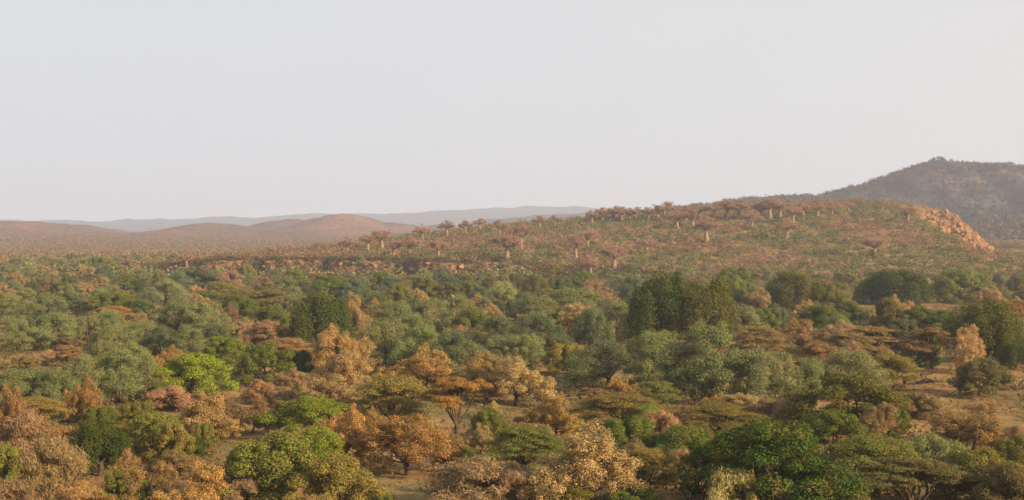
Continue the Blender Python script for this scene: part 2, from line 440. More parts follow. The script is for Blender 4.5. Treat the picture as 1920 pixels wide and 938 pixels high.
def make_kinds():
    for s in range(6):                                               # grey-green: loose rounded crown of soft tufts
        g = np.random.default_rng(100 + s)
        L = uneven(g, bush_lumps(g, 62, 5.8, 5.8, 1.0, 10.0, 1.15, .55, .45, .95), .38)
        C = foliage(L, 28000, .135, g, .45, .9, .35, np.array([0, 0, .5]), .26)
        add_variant('grey', C, trunk_to(g, L, 3.0, .36, 8), 10, 11.5, 'grey', 'bark')
    for s in range(5):                                               # dark evergreen: heavy, hanging columns down to the ground
        g = np.random.default_rng(200 + s)
        L = []
        for k in range(34):
            a = g.uniform(0, 6.28); rr = g.uniform(.1, 1) ** .6 * 4.8
            zt = (12.2 - (rr / 4.8) ** 2.5 * 4.8) * g.uniform(.84, 1.04)
            r = g.uniform(.85, 1.5)
            for q in range(g.integers(2, 5)):
                L.append((rr * math.cos(a) * (1 + .07 * q), rr * math.sin(a) * (1 + .07 * q), max(1.0, zt - r - q * 1.9), r * (1 - .06 * q), r * (1 - .06 * q), r * 1.35))
        C = foliage(L, 30000, .155, g, .5, .6, .2, np.array([0, 0, -.8]), .16)
        add_variant('dark', C, trunk_to(g, L, 3.0, .5, 7), 12.5, 11, 'dark', 'bark')
    for s in range(3):                                               # fresh green: spreading low dome in sprays
        g = np.random.default_rng(300 + s)
        L = uneven(g, bush_lumps(g, 95, 5.6, 5.2, 1.2, 7.5, .9, .6, .4, .7), .2)
        C = foliage(L, 26000, .135, g, .5, .75, .35, None, .22)
        add_variant('lime', C, trunk_to(g, L, 2.0, .28, 9), 7.5, 11.5, 'lime', 'bark')
    for s in range(5):                                               # green bushy tree, leaves to the ground
        g = np.random.default_rng(400 + s)
        L = uneven(g, bush_lumps(g, 70, 4.3, 4.3, .5, 6.6, .85, .5, .5, .9), .2)
        C = foliage(L, 32000, .115, g, .5, .8, .25, None, .24)
        add_variant('green', C, trunk_to(g, L, 1.5, .24, 8), 6.5, 8.8, 'green', 'bark')
    for s in range(7):                                               # dry-leaved: separate upright clumps with gaps between
        g = np.random.default_rng(500 + s)
        L = []
        for k in range(9):
            a = g.uniform(0, 6.28); rr = g.uniform(.0, 1) ** .6 * (3.0 if s != 3 else 2.3)
            zt = (7.4 - (rr / 3.2) ** 2 * 2.6) * g.uniform(.72, 1.06)
            R = g.uniform(.9, 1.5)
            for q in range(9):
                d = ball_dirs(1, g, .2)[0] * R * np.array([1, 1, 1.25])
                r = g.uniform(.32, .62)
                L.append((rr * math.cos(a) + d[0], rr * math.sin(a) + d[1], max(1.0, zt - R * 1.3 + d[2]), r, r, r * 1.3))
            if k % 2 == 0:
                for q in range(5): L.append((rr * math.cos(a) * 1.15 + g.normal() * .7, rr * math.sin(a) * 1.15 + g.normal() * .7, g.uniform(1.1, max(1.4, zt - R * 2)), .6, .6, .7))
            L.append((rr * math.cos(a), rr * math.sin(a), zt - R * 1.3, R * .8, R * .8, R))
        C = foliage(L, 36000, .076, g, .6, .9, .2, None, .3)
        add_variant('brown', C, trunk_to(g, L, 1.7, .22, 9), 7.4, 7.6, 'brown', 'bark')
    for s in range(8):                                               # umbrella acacia: feathery tiers; the first three show their forked trunk
        g = np.random.default_rng(600 + s)
        L, tips = [], []
        clear = s < 3
        nt = 8 if clear else 14
        for k in range(nt):
            a = k * 2.4 + g.uniform(-.5, .5)
            if clear: rr = (k / (nt - 1)) ** .5 * 3.1; z = 6.3 - .10 * rr ** 2 * g.uniform(.4, 1.5) - (g.uniform(0, 1.2) if k > 3 else 0)
            else: rr = (k / (nt - 1)) ** .6 * 3.4; z = 6.2 - 4.4 * (k / (nt - 1)) ** 1.6 * g.uniform(.6, 1.05)
            R = g.uniform(1.2, 2.0); c = np.array([rr * math.cos(a), rr * math.sin(a), z]); tips.append(c)
            for q in range(15):
                b, e = g.uniform(0, 6.28), math.sqrt(g.uniform(0, 1)) * R
                r = g.uniform(.5, .85)
                L.append((c[0] + e * math.cos(b), c[1] + e * math.sin(b), z - .2 * e * e + g.normal() * .16, r, r, r * (.42 if clear else .6)))
        if not clear: L = list(L) + bush_lumps(g, 34, 3.4, 3.4, .5, 4.6, .8, .55, .5, .6)
        C = foliage(L, 30000 if clear else 36000, .095, g, .40, .9, .6, None, .4)
        r = .24; fork = np.array([g.normal() * .2, g.normal() * .2, 1.5])
        T = [limb((0, 0, -.5), fork, r * 1.3, r, g, wob=.05)]
        for c in tips[:9]:
            T.append(limb(fork - np.array([0, 0, .2]), c - np.array([0, 0, .2]), r * .6, .05, g, wob=.08, sag=-.08))
            for q in range(3):
                e = c + np.array([g.normal() * .9, g.normal() * .9, .05]); m = fork + (c - fork) * .6
                T.append(limb(m, e, .08, .025, g, wob=.06))
        add_variant('acacia', C, join(T), 6.6, 9.2, 'acacia', 'bark')
    for s in range(5):                                               # bare thicket: fine twigs over arching stems
        g = np.random.default_rng(700 + s)
        L = uneven(g, bush_lumps(g, 40, 2.7, 2.7, .4, 4.2, .7, .5, .3, .9), .2)
        C = foliage(L, 20000, .19, g, .11, 1.2, .2, np.array([0, 0, .6]), .5)
        T = [limb((g.normal() * .2, g.normal() * .2, -.3), L[g.integers(len(L)), :3] + np.array([0, 0, .4]), .07, .018, g, wob=.12) for _ in range(26)]
        add_variant('twig', C, join(T), 4.3, 6.0, 'twig', 'bark')
    for s in range(7):                                               # baobab: stout pale trunk, stubby limbs, bare twiggy rounded head
        g = np.random.default_rng(800 + s)
        th = g.uniform(5.2, 7.4); r = g.uniform(.7, 1.1); fat = g.uniform(1.0, 1.2)
        lx, ly = g.normal() * .4, g.normal() * .4
        zz = np.array([-1, 0, .8, 3, th * .7, th * .9, th])
        T = [tube(np.stack([zz / th * lx, zz / th * ly, zz], 1), r * np.array([1.6, 1.4, 1.1 * fat, .95 * fat, .78, .66, .5]), 10)]
        L = []
        nl = int(g.integers(7, 10))
        for k in range(nl):
            a = k * 6.28 / nl + g.uniform(-.35, .35); rr = g.uniform(2.2, 5.2); zt = th - .9 + (1 - (rr / 5.8) ** 2) * g.uniform(4.2, 6.4)
            b = np.array([lx + .4 * math.cos(a), ly + .4 * math.sin(a), th * g.uniform(.80, .97)])
            e = np.array([rr * math.cos(a), rr * math.sin(a), zt])
            T.append(limb(b, e, r * .42, .1, g, wob=.07, sag=-.06))
            for q in range(5):
                m = b + (e - b) * g.uniform(.35, .95); ee = m + unit(np.array([[math.cos(a) + g.normal() * .8, math.sin(a) + g.normal() * .8, g.uniform(-.3, 1.5)]]))[0] * g.uniform(1.2, 2.6)
                T.append(limb(m, ee, .2, .05, g, wob=.1))
                L.append((ee[0], ee[1], ee[2], 1.3, 1.3, 1.1))
            L.append((e[0], e[1], e[2], 1.5, 1.5, 1.1))
            for f in (.55, .8): L.append((*(b + (e - b) * f), 1.2, 1.2, 1.1))
        for k in range(7):
            a = g.uniform(0, 6.28); q = g.uniform(.4, 3.0); e = np.array([q * math.cos(a), q * math.sin(a), th + g.uniform(3.2, 6.2) - q * .4])
            T.append(limb((lx, ly, th * .95), e, r * .3, .07, g, wob=.08)); L.append((e[0], e[1], e[2], 1.6, 1.6, 1.3))
        C = foliage(L, 6200, .42, g, .12, 1.5, .0, np.array([0, 0, .6]), .7)
        add_variant('baobab', C, join(T), 14.0, 12.5, 'baobab', 'pale')
make_kinds()

# ---------------------------------------------------------------- ground
def build_ground():
    rr = np.concatenate([[0.01], np.geomspace(1.5, 110, 50), np.geomspace(112, 1650, 800), np.geomspace(1660, 14500, 230)])
    fine = np.radians(np.concatenate([np.arange(-26, 26.001, .085)]))
    rest = np.radians(np.arange(28, 333, 2.0))
    aa = np.concatenate([fine, rest])
    R, A = np.meshgrid(rr, aa, indexing='ij')
    X, Y = R * np.sin(A), R * np.cos(A)
    Z = terrain(X, Y)
    n, m = R.shape
    V = np.stack([X, Y, Z], -1).reshape(-1, 3)
    i, j = np.meshgrid(np.arange(n - 1), np.arange(m), indexing='ij')
    k = (j + 1) % m
    F = np.stack([i * m + j, (i + 1) * m + j, (i + 1) * m + k, i * m + k], -1).reshape(-1, 4)
    F = F[:, ::-1]
    me = mesh_np('ground', V, F, ground_material(), True)
    if me.polygons[len(me.polygons) // 2].normal.z < 0: me.flip_normals()
    o = bpy.data.objects.new('ground', me); COL.objects.link(o)
    o['kind'] = 'structure'; o['label'] = 'red-brown savanna ground rising to hills and far ridges'
    return o
build_ground()

# ---------------------------------------------------------------- trees: (kind, x, top, foot, width px, colour, landmark name or None)
C_ = {  # leaf colours (linear)
    'grey': (.185, .205, .085), 'greydark': (.104, .138, .070), 'greypale': (.21, .225, .095),
    'dark': (.058, .082, .019), 'darkolive': (.108, .108, .027), 'deep': (.048, .086, .015),
    'lime': (.170, .225, .028), 'fresh': (.195, .260, .030), 'green': (.112, .150, .030), 'olive': (.165, .172, .042), 'yellow': (.26, .215, .045),
    'brown': (.34, .225, .090), 'orange': (.38, .235, .080), 'tan': (.38, .27, .125), 'salmon': (.39, .255, .135), 'dull': (.23, .165, .08),
    'aolive': (.205, .175, .048), 'aorange': (.32, .20, .055), 'arust': (.27, .175, .080), 'abrown': (.23, .155, .07), 'agreen': (.155, .168, .045), 'adark': (.125, .108, .046),
    'rust': (.27, .16, .063), 'straw': (.36, .29, .13), 'bare': (.26, .18, .10), 'barepink': (.31, .195, .115), 'bareorange': (.33, .195, .085),
}
TREES = [
# left distance and middle
('grey',310,520,583,82,'greypale','wide pale tree'),('dark',235,512,552,52,'darkolive','distant dark tree'),('dark',258,522,556,36,'dark',None),
('green',207,547,592,72,'green','green tree behind the rust dome'),('dark',250,560,600,40,'dark',None),('acacia',210,572,614,68,'aorange','rust dome'),
('brown',26,508,550,50,'tan',None),('dark',58,524,560,28,'dark',None),('brown',92,514,556,40,'dull',None),('green',118,528,562,50,'darkolive',None),
('brown',152,528,556,36,'salmon',None),('brown',186,518,548,36,'tan',None),('brown',100,505,530,26,'salmon',None),('green',120,565,590,26,'dark',None),
('grey',88,546,600,58,'grey',None),('grey',25,552,608,62,'grey',None),('grey',150,560,590,44,'greydark',None),('grey',55,566,620,64,'grey',None),
('grey',28,590,660,80,'grey',None),('grey',108,584,655,92,'grey',None),('dark',54,592,640,30,'greydark',None),('brown',36,606,650,34,'dull','small brown tree'),
('acacia',126,646,690,54,'arust','flat rust acacia'),('grey',165,590,650,70,'grey',None),('grey',215,606,680,90,'grey',None),('grey',272,598,670,84,'grey',None),
('grey',335,556,635,96,'grey',None),('grey',385,562,640,84,'grey',None),('grey',305,606,682,80,'greydark',None),('grey',248,638,725,84,'grey',None),
('grey',195,632,720,84,'grey',None),('grey',352,606,690,82,'grey',None),('grey',405,606,680,76,'greydark',None),('green',270,560,600,50,'greydark',None),
('brown',425,568,612,42,'dull',None),('brown',450,594,636,50,'brown',None),('brown',468,606,660,48,'salmon',None),
('green',462,494,532,36,'olive','olive tree by the grey thicket'),('twig',375,496,545,64,'greydark','grey thicket'),('twig',335,506,548,50,'greydark',None),('twig',430,505,545,50,'bare',None),
('brown',372,532,565,26,'salmon',None),('brown',388,534,562,20,'tan',None),('green',410,526,570,64,'olive',None),('acacia',455,540,585,84,'aolive',None),
('lime',425,630,690,78,'lime','small lime tree'),('lime',362,660,750,146,'fresh','big lime tree'),('brown',312,646,715,56,'orange','orange clump'),('brown',290,668,722,50,'orange',None),
('green',497,638,722,88,'green','dark green round tree'),('green',562,655,712,50,'dark',None),
# middle
('acacia',500,541,590,86,'aolive','olive-orange umbrella'),('grey',536,516,570,62,'grey',None),('green',552,504,545,48,'green',None),('brown',500,518,556,40,'dull',None),
('green',622,514,566,76,'green',None),('green',668,520,568,56,'greydark',None),('green',715,508,545,36,'green','round green bush below the scarp'),
('dark',600,543,660,118,'dark','shadowy evergreen'),('brown',662,544,640,56,'tan',None),('brown',694,556,610,48,'brown',None),('green',745,528,578,54,'olive',None),
('dark',702,550,598,44,'dark',None),('green',795,516,562,56,'olive','round olive tree'),('grey',742,560,636,96,'grey',None),('grey',800,556,630,90,'grey',None),
('grey',858,550,612,72,'grey',None),('twig',936,524,572,52,'greypale','pale bare thicket'),('dark',902,534,574,42,'greydark',None),('green',882,526,566,42,'olive',None),
('green',836,528,562,44,'darkolive',None),('brown',884,572,628,70,'dull','brown tree by the snag'),('brown',925,568,615,54,'brown',None),('grey',930,588,660,84,'greydark',None),
('dark',932,562,592,26,'dark',None),('grey',722,598,690,112,'grey','rounded grey-green tree'),('grey',790,606,700,104,'grey',None),('grey',846,616,710,96,'greydark',None),
('brown',572,586,655,58,'salmon',None),('brown',502,598,660,84,'salmon','salmon clump'),('acacia',535,632,688,92,'arust',None),('brown',640,604,715,84,'brown','tall brown tree'),
('brown',645,652,765,96,'tan',None),('brown',876,608,655,64,'salmon',None),('brown',796,630,690,34,'orange',None),('brown',796,648,745,128,'orange','broad orange dome'),
('grey',882,636,720,90,'grey',None),('grey',945,624,702,96,'grey',None),('brown',912,656,752,88,'brown','rust clump'),('brown',968,664,762,100,'tan',None),
('dark',1005,512,566,54,'darkolive','olive-dark tree under the hill'),('green',1092,508,548,52,'green',None),('green',1050,518,560,50,'greydark',None),('twig',1112,522,566,56,'bare',None),
('grey',1072,536,610,108,'grey',None),('grey',1002,552,622,86,'grey',None),('grey',1158,560,636,90,'grey',None),('dark',1188,512,580,54,'greydark',None),
('dark',1243,502,648,128,'dark','huge evergreen'),('dark',1322,511,650,128,'darkolive','paired evergreen'),('dark',1112,572,655,76,'greydark',None),('grey',1012,586,668,94,'greydark',None),
('brown',1002,598,640,44,'dull',None),('green',1382,498,556,74,'green',None),('green',1380,516,580,54,'olive',None),('brown',1426,538,588,44,'tan',None),
('grey',1392,570,645,84,'grey',None),('green',1428,576,632,60,'green',None),('acacia',1246,624,680,76,'arust','red umbrella acacia'),('acacia',1422,610,676,84,'abrown',None),
('grey',1332,598,755,136,'grey','tall grey-green tree'),('grey',1292,640,750,130,'grey',None),('grey',1222,616,730,100,'grey',None),('grey',1140,636,735,136,'greydark','dark grey-green tree'),
('green',1066,642,705,66,'yellow','yellow-green bush'),('grey',985,624,706,84,'grey',None),('grey',1412,648,760,126,'grey',None),('grey',1456,656,750,94,'grey',None),
# right
('dark',1490,504,585,112,'darkolive','evergreen below the hill'),('green',1552,528,592,52,'olive',None),('dark',1682,500,572,122,'dark','columned evergreen'),('dark',1636,520,570,56,'dark',None),
('green',1800,500,568,92,'olive','olive tree above the red strip'),('brown',1770,531,566,32,'tan',None),('dark',1845,556,680,146,'darkolive','heavy evergreen'),('dark',1906,634,692,60,'dark',None),
('brown',1526,560,616,60,'tan',None),('green',1592,562,608,54,'green',None),('green',1662,556,618,54,'darkolive',None),('brown',1690,550,612,48,'tan',None),
('brown',1490,594,660,76,'brown',None),('brown',1562,598,660,74,'salmon',None),('acacia',1640,612,668,104,'arust','flat rust umbrella'),('acacia',1590,622,676,84,'abrown',None),
('green',1692,596,664,62,'greydark',None),('green',1722,572,622,64,'green',None),('green',1775,580,626,60,'green',None),('acacia',1746,612,694,92,'abrown','brown acacia with thick trunk'),
('brown',1822,606,700,62,'tan','thin tan tree'),('brown',1600,638,706,72,'salmon',None),('brown',1652,648,706,54,'brown',None),('acacia',1668,662,728,84,'yellow','yellow acacia'),
('grey',1588,652,745,124,'grey',None),('grey',1520,668,748,84,'grey',None),('acacia',1534,640,712,70,'abrown',None),('green',1842,671,745,106,'adark','lone round tree'),
('acacia',1905,560,610,50,'aorange',None),('green',1740,648,690,40,'dark',None),
# near left
('grey',32,686,775,96,'grey',None),('grey',104,686,778,98,'grey',None),('grey',222,648,756,112,'grey','grey tree with bare bole'),('grey',160,660,760,90,'grey',None),
('brown',156,704,800,50,'rust','narrow orange tree'),('acacia',62,742,815,96,'aolive',None),('brown',18,716,870,64,'bareorange','tall dry tree'),('twig',58,758,880,118,'barepink','pink-grey thicket'),
('twig',96,816,945,118,'bare',None),('green',14,830,950,80,'olive',None),('dark',186,782,895,124,'dark','ivy-dark evergreen'),('lime',255,750,845,84,'olive',None),
('lime',288,770,862,116,'olive','olive dome'),('green',322,786,880,76,'aolive',None),('brown',376,728,832,108,'brown','two-headed brown tree'),('green',384,792,858,38,'olive',None),
('green',358,814,868,58,'deep',None),('brown',268,842,960,114,'brown',None),('brown',366,862,980,126,'orange','nearest orange dome'),('twig',462,896,975,86,'barepink',None),
('twig',160,898,975,120,'bareorange',None),('green',300,716,765,74,'green',None),('brown',432,752,815,66,'dull',None),('brown',475,748,815,62,'dull',None),('twig',30,895,985,100,'bare',None),
('green',232,880,965,80,'olive',None),
# near middle
('green',512,812,955,196,'olive','wide olive tree'),('lime',602,798,900,96,'fresh','smooth lime crown'),('green',632,852,985,136,'aolive','brown-olive mound'),
('lime',578,740,830,146,'lime','bright spreading tree'),('brown',642,756,880,116,'orange','orange-leafed tree'),('brown',765,770,892,144,'rust','multi-stemmed rusty tree'),
('brown',622,698,782,116,'tan',None),('brown',546,688,742,58,'salmon',None),('twig',490,710,760,54,'bareorange',None),('twig',530,722,775,60,'bare',None),
('acacia',736,700,805,158,'aolive','spreading olive umbrella'),('acacia',858,704,824,104,'aorange','orange umbrella'),('green',916,762,840,74,'olive',None),('brown',900,792,858,54,'tan',None),
('green',880,838,892,44,'green',None),('twig',900,852,960,170,'bare','grey brush'),('green',712,922,965,44,'green',None),('brown',700,760,830,50,'brown',None),
('acacia',1162,736,805,140,'aolive',None),('acacia',1352,756,815,132,'aolive',None),('acacia',1108,728,780,70,'abrown',None),('acacia',1230,714,778,82,'agreen',None),
('lime',1216,758,815,80,'lime',None),('brown',1040,734,832,84,'orange','ragged orange tree'),('brown',1166,704,758,44,'orange',None),('brown',1345,736,772,38,'orange',None),
('brown',1424,738,800,66,'dull',None),('brown',1482,732,800,66,'salmon',None),('brown',1096,782,965,174,'tan','great tan tree'),('green',1180,780,865,106,'green',None),
('twig',1232,764,845,90,'barepink','pinkish bare thicket'),('green',1285,796,882,126,'green',None),('acacia',1212,842,930,108,'aolive','tidy olive dome'),('acacia',988,796,892,128,'agreen',None),
('twig',1378,872,1000,100,'straw','straw bush'),('green',1450,786,985,250,'deep','biggest green tree'),('green',1362,806,940,120,'deep',None),('green',1185,912,975,120,'green',None),
('twig',960,880,970,90,'bare',None),('green',1065,905,975,90,'olive',None),
# near right
('green',1596,702,812,170,'darkolive','dark spreading bush'),('green',1564,768,865,116,'green',None),('brown',1646,752,838,60,'dull',None),('twig',1722,734,785,66,'dull',None),
('green',1690,768,805,34,'green',None),('green',1676,812,858,46,'dark',None),('brown',1826,748,846,134,'brown','orange-hung bush'),('twig',1745,808,895,116,'greypale',None),
('green',1835,836,960,146,'olive',None),('green',1902,816,915,90,'olive',None),('acacia',1640,812,935,150,'agreen',None),('acacia',1712,860,975,176,'adark','brown-headed umbrella'),
('green',1890,868,985,130,'adark',None),('grey',1790,850,950,90,'adark',None),('twig',1500,920,985,80,'bare',None),('twig',1590,905,985,90,'bare',None),
]

PHRASE = {
    ('grey','grey'):'soft grey-green tree',('grey','greydark'):'shady grey-green tree',('grey','greypale'):'pale grey-green tree',('grey','adark'):'dull olive-grey tree',
    ('dark','dark'):'dark evergreen tree',('dark','darkolive'):'olive-dark evergreen tree',('dark','greydark'):'grey-dark dense tree',
    ('green','green'):'bushy green tree',('green','olive'):'bushy olive tree',('green','dark'):'small dark round bush',('green','darkolive'):'dark olive bush',('green','greydark'):'grey-green round bush',
    ('green','deep'):'deep green dense tree',('green','aolive'):'brown-olive bush',('green','yellow'):'yellow-green bush',('green','adark'):'dark dull-leaved bush',
    ('lime','lime'):'lime green tree',('lime','fresh'):'vivid lime tree',('lime','olive'):'domed olive-green tree',
    ('brown','brown'):'rust-brown dry-leafed tree',('brown','orange'):'orange dry-leafed tree',('brown','tan'):'tan dry-leafed tree',('brown','salmon'):'salmon-pink dry tree',
    ('brown','dull'):'dull brown half-bare tree',('brown','bareorange'):'tall orange-brown dry tree',
    ('acacia','aolive'):'flat-topped olive acacia',('acacia','aorange'):'flat-topped orange acacia',('acacia','arust'):'flat-topped rust-red acacia',('acacia','abrown'):'flat-topped brown acacia',
    ('acacia','agreen'):'flat-topped green acacia',('acacia','adark'):'dark brown umbrella acacia',('acacia','yellow'):'yellow feathery acacia',
    ('twig','bare'):'bare grey-brown thicket',('twig','barepink'):'bare pinkish thicket',('twig','bareorange'):'bare orange-brown thicket',('twig','greydark'):'bare grey shrub',
    ('twig','greypale'):'pale bare shrub',('twig','straw'):'straw-coloured bush',('twig','dull'):'low dull brown shrub',
}
NAME = {'grey': ('grey_green_tree', 'tree'), 'dark': ('evergreen_tree', 'evergreen'), 'lime': ('lime_green_tree', 'tree'), 'green': ('bushy_tree', 'bush'), 'brown': ('dry_leafed_tree', 'dry tree'),
        'acacia': ('umbrella_acacia', 'acacia'), 'twig': ('bare_shrub', 'shrub'), 'baobab': ('baobab_tree', 'baobab')}
GROUP = {'grey': 'grey-green trees of the valley', 'dark': 'evergreen trees of the valley', 'lime': 'lime green trees of the valley', 'green': 'bushy trees of the valley',
         'brown': 'dry-leafed trees of the valley', 'acacia': 'umbrella acacias of the valley', 'twig': 'bare shrubs of the valley', 'baobab': 'baobabs on the hill and plain'}

REG = []
SHOW_TRUNK = ('orange umbrella', 'brown acacia with thick trunk', 'brown-headed umbrella', 'red umbrella acacia', 'flat rust umbrella')
def plant(kind, x, y, h, w, colour, short, rng, key=None):
    pick = int(rng.integers(len(VAR[kind])))
    if kind == 'acacia': pick = (int(rng.integers(3)) if short in SHOW_TRUNK or (short is None and rng.uniform() < .1) else 3 + int(rng.integers(5)))
    var = VAR[kind][pick]
    cm, tm, h0, w0 = var
    e = bpy.data.objects.new(NAME[kind][0], None); COL.objects.link(e)
    e.empty_display_size = .5
    e.location = (x, y, float(terrain(x, y)))
    e.rotation_euler = (0, 0, rng.uniform(0, 6.28))
    e.scale = (w / w0, w / w0, h / h0)
    e['category'] = NAME[kind][1]; e['group'] = GROUP[kind]
    j = rng.uniform(.86, 1.16) * (1 + rng.uniform(-.06, .06, 3))
    if kind != 'baobab': j = j * 1.15
    for nm, me in (('crown', cm), ('trunk', tm)):
        o = bpy.data.objects.new(nm, me); COL.objects.link(o); o.parent = e
        c = np.array(colour) * j
        o.color = (*[float(v) for v in c], 1)
    px, py = project(x, y, float(terrain(x, y)) + h * .7)
    REG.append(dict(o=e, kind=kind, px=px, py=py, D=y, h=h, w=w * FPX / y, short=short, key=key))
    return e

def plant_all():
    rng = np.random.default_rng(7)
    for kind, px, top, foot, w, col, short in TREES:
        g = ground_at(px, foot)
        D = g[1]
        h = (foot - top) * D / FPX
        plant(kind, g[0], g[1], h, w * D / FPX * (.98 if kind in ('dark', 'lime') else 1.12), C_[col], short, rng, (kind, col))
plant_all()

# fillers: the same kinds standing in the gaps of the middle distance
def in_clearing(px, py):
    """bare ground of the photo, as patches on the valley floor"""
    for cx, cy, rx, ry in ((1820, 722, 150, 46), (1770, 772, 110, 40), (1890, 785, 60, 40), (740, 905, 75, 30), (430, 815, 48, 22), (1690, 576, 112, 9), (150, 582, 24, 6), (1000, 700, 60, 6), (1650, 800, 40, 20), (860, 845, 40, 14)):
        if ((px - cx) / rx) ** 2 + ((py - cy) / ry) ** 2 < 1: return True
    return False

def fill():
    rng = np.random.default_rng(21)
    pos = [(r['o'].location.x, r['o'].location.y) for r in REG]
    pal = [('grey','grey'),('grey','greydark'),('grey','grey'),('grey','greypale'),('green','green'),('green','olive'),('grey','grey'),('brown','tan'),('dark','darkolive'),('grey','greydark'),('acacia','aolive'),('green','greydark')]
    n = tries = 0
    while n < 190 and tries < 12000:
        tries += 1
        D = rng.uniform(300, 690)
        px = rng.uniform(-20, 1940)
        x = gx(px, D); py = HOR + FPX * CAM_Z / D
        if in_clearing(px, py): continue
        if float(terrain(x, D)) > 1.6: continue
        if 1580 < px < 1800 and 360 < D < 450 or 1680 < px and 150 < D < 215: continue
        P = np.array(pos); d = np.hypot(P[:, 0] - x, P[:, 1] - D).min()
        if d < 6.5 + D * .012: continue
        kind, col = pal[int(rng.integers(len(pal)))]
        h = rng.uniform(4.5, 7.5); w = h * rng.uniform(1.05, 1.5)
        plant(kind, x, D, h, w, C_[col], None, rng, (kind, col)); pos.append((x, D)); n += 1
    pal = [('grey','grey'),('grey','greydark'),('grey','greypale'),('green','olive'),('green','green'),('brown','tan'),('brown','salmon'),('dark','darkolive')]
    n = tries = 0
    while n < 50 and tries < 12000:                                  # the wood runs on across the plain
        tries += 1
        D = rng.uniform(690, 930); px = rng.uniform(-20, 640)
        x = gx(px, D)
        if float(terrain(x, D)) > 2.2 or (x > -205 and D > 640): continue
        P = np.array(pos); d = np.hypot(P[:, 0] - x, (P[:, 1] - D) * .5).min()
        if d < 9: continue
        kind, col = pal[int(rng.integers(len(pal)))]
        h = rng.uniform(6, 9.5); w = h * rng.uniform(1.1, 1.5)
        plant(kind, x, D, h, w, C_[col], None, rng, (kind, col)); pos.append((x, D)); n += 1
    pal = [('green','green'),('green','olive'),('twig','bare'),('twig','bareorange'),('twig','barepink'),('acacia','aolive'),('acacia','abrown'),('green','aolive'),('brown','dull'),('brown','tan')]
    n = tries = 0
    while n < 95 and tries < 12000:                                  # lower bushes between the near trees
        tries += 1
        D = rng.uniform(128, 330); px = rng.uniform(-20, 1940)
        x = gx(px, D); py = HOR + FPX * CAM_Z / D
        if in_clearing(px, py): continue
        P = np.array(pos); d = np.hypot(P[:, 0] - x, P[:, 1] - D).min()
        if d < 3.4: continue
        kind, col = pal[int(rng.integers(len(pal)))]
        if px > 1660 and 185 < D < 260: continue
        h = rng.uniform(2.0, 3.7); w = h * rng.uniform(1.3, 1.9)
        plant(kind, x, D, h, w, C_[col], None, rng, (kind, col)); pos.append((x, D)); n += 1
fill()

# ---------------------------------------------------------------- baobabs
BAOBABS = [(716,432,468,54),(652,444,476,42),(738,450,482,30),(767,442,482,46),(792,420,452,30),(838,414,442,44),(873,413,442,26),(822,446,484,36),(936,412,444,40),(950,430,490,54),
    (977,412,466,46),(1012,405,428,44),(1080,440,486,40),(1102,425,466,66),(1151,458,506,46),(1108,480,522,30),(1212,443,476,42),(1246,378,413,46),(1130,390,416,48),(1166,388,414,44),(1192,388,412,44),
    (1216,388,414,38),(1270,395,428,34),(1298,392,428,36),(1325,405,454,46),(1362,373,409,56),(1410,394,430,34),(1444,371,411,60),(1474,410,448,40),(1487,388,419,34),(1640,438,482,60),(1702,388,419,38),
    (237,478,513,26),(220,474,488,26),(350,474,506,26),(597,452,470,24),(545,458,474,22),(1040,404,424,34),(900,410,432,28),(1560,384,402,40),(1590,378,396,34),(508,462,480,26),(1110,395,418,40),(1150,386,414,40),(1180,390,413,36),(1234,386,412,34),(1286,386,415,38),(1310,382,412,34),(1340,378,411,42),(1386,376,410,42),(1426,376,409,40),(1462,374,410,44),(1506,380,408,36),(1532,380,405,38),(690,440,470,34)]
def baobabs():
    rng = np.random.default_rng(9)
    for px, top, foot, w in BAOBABS:
        g = ground_at(px, foot)
        if g is None or g[1] > 2500:
            g = ground_at(px, foot + 8)
            if g is None: continue
        D = g[1]
        h = (foot - top) * 1.08 * D / FPX
        if h > 27: h = 27.0
        plant('baobab', g[0], g[1], h, min(w * 1.05 * D / FPX, h * 1.04), (.37, .235, .16), None, rng, ('baobab', 'b'))
baobabs()

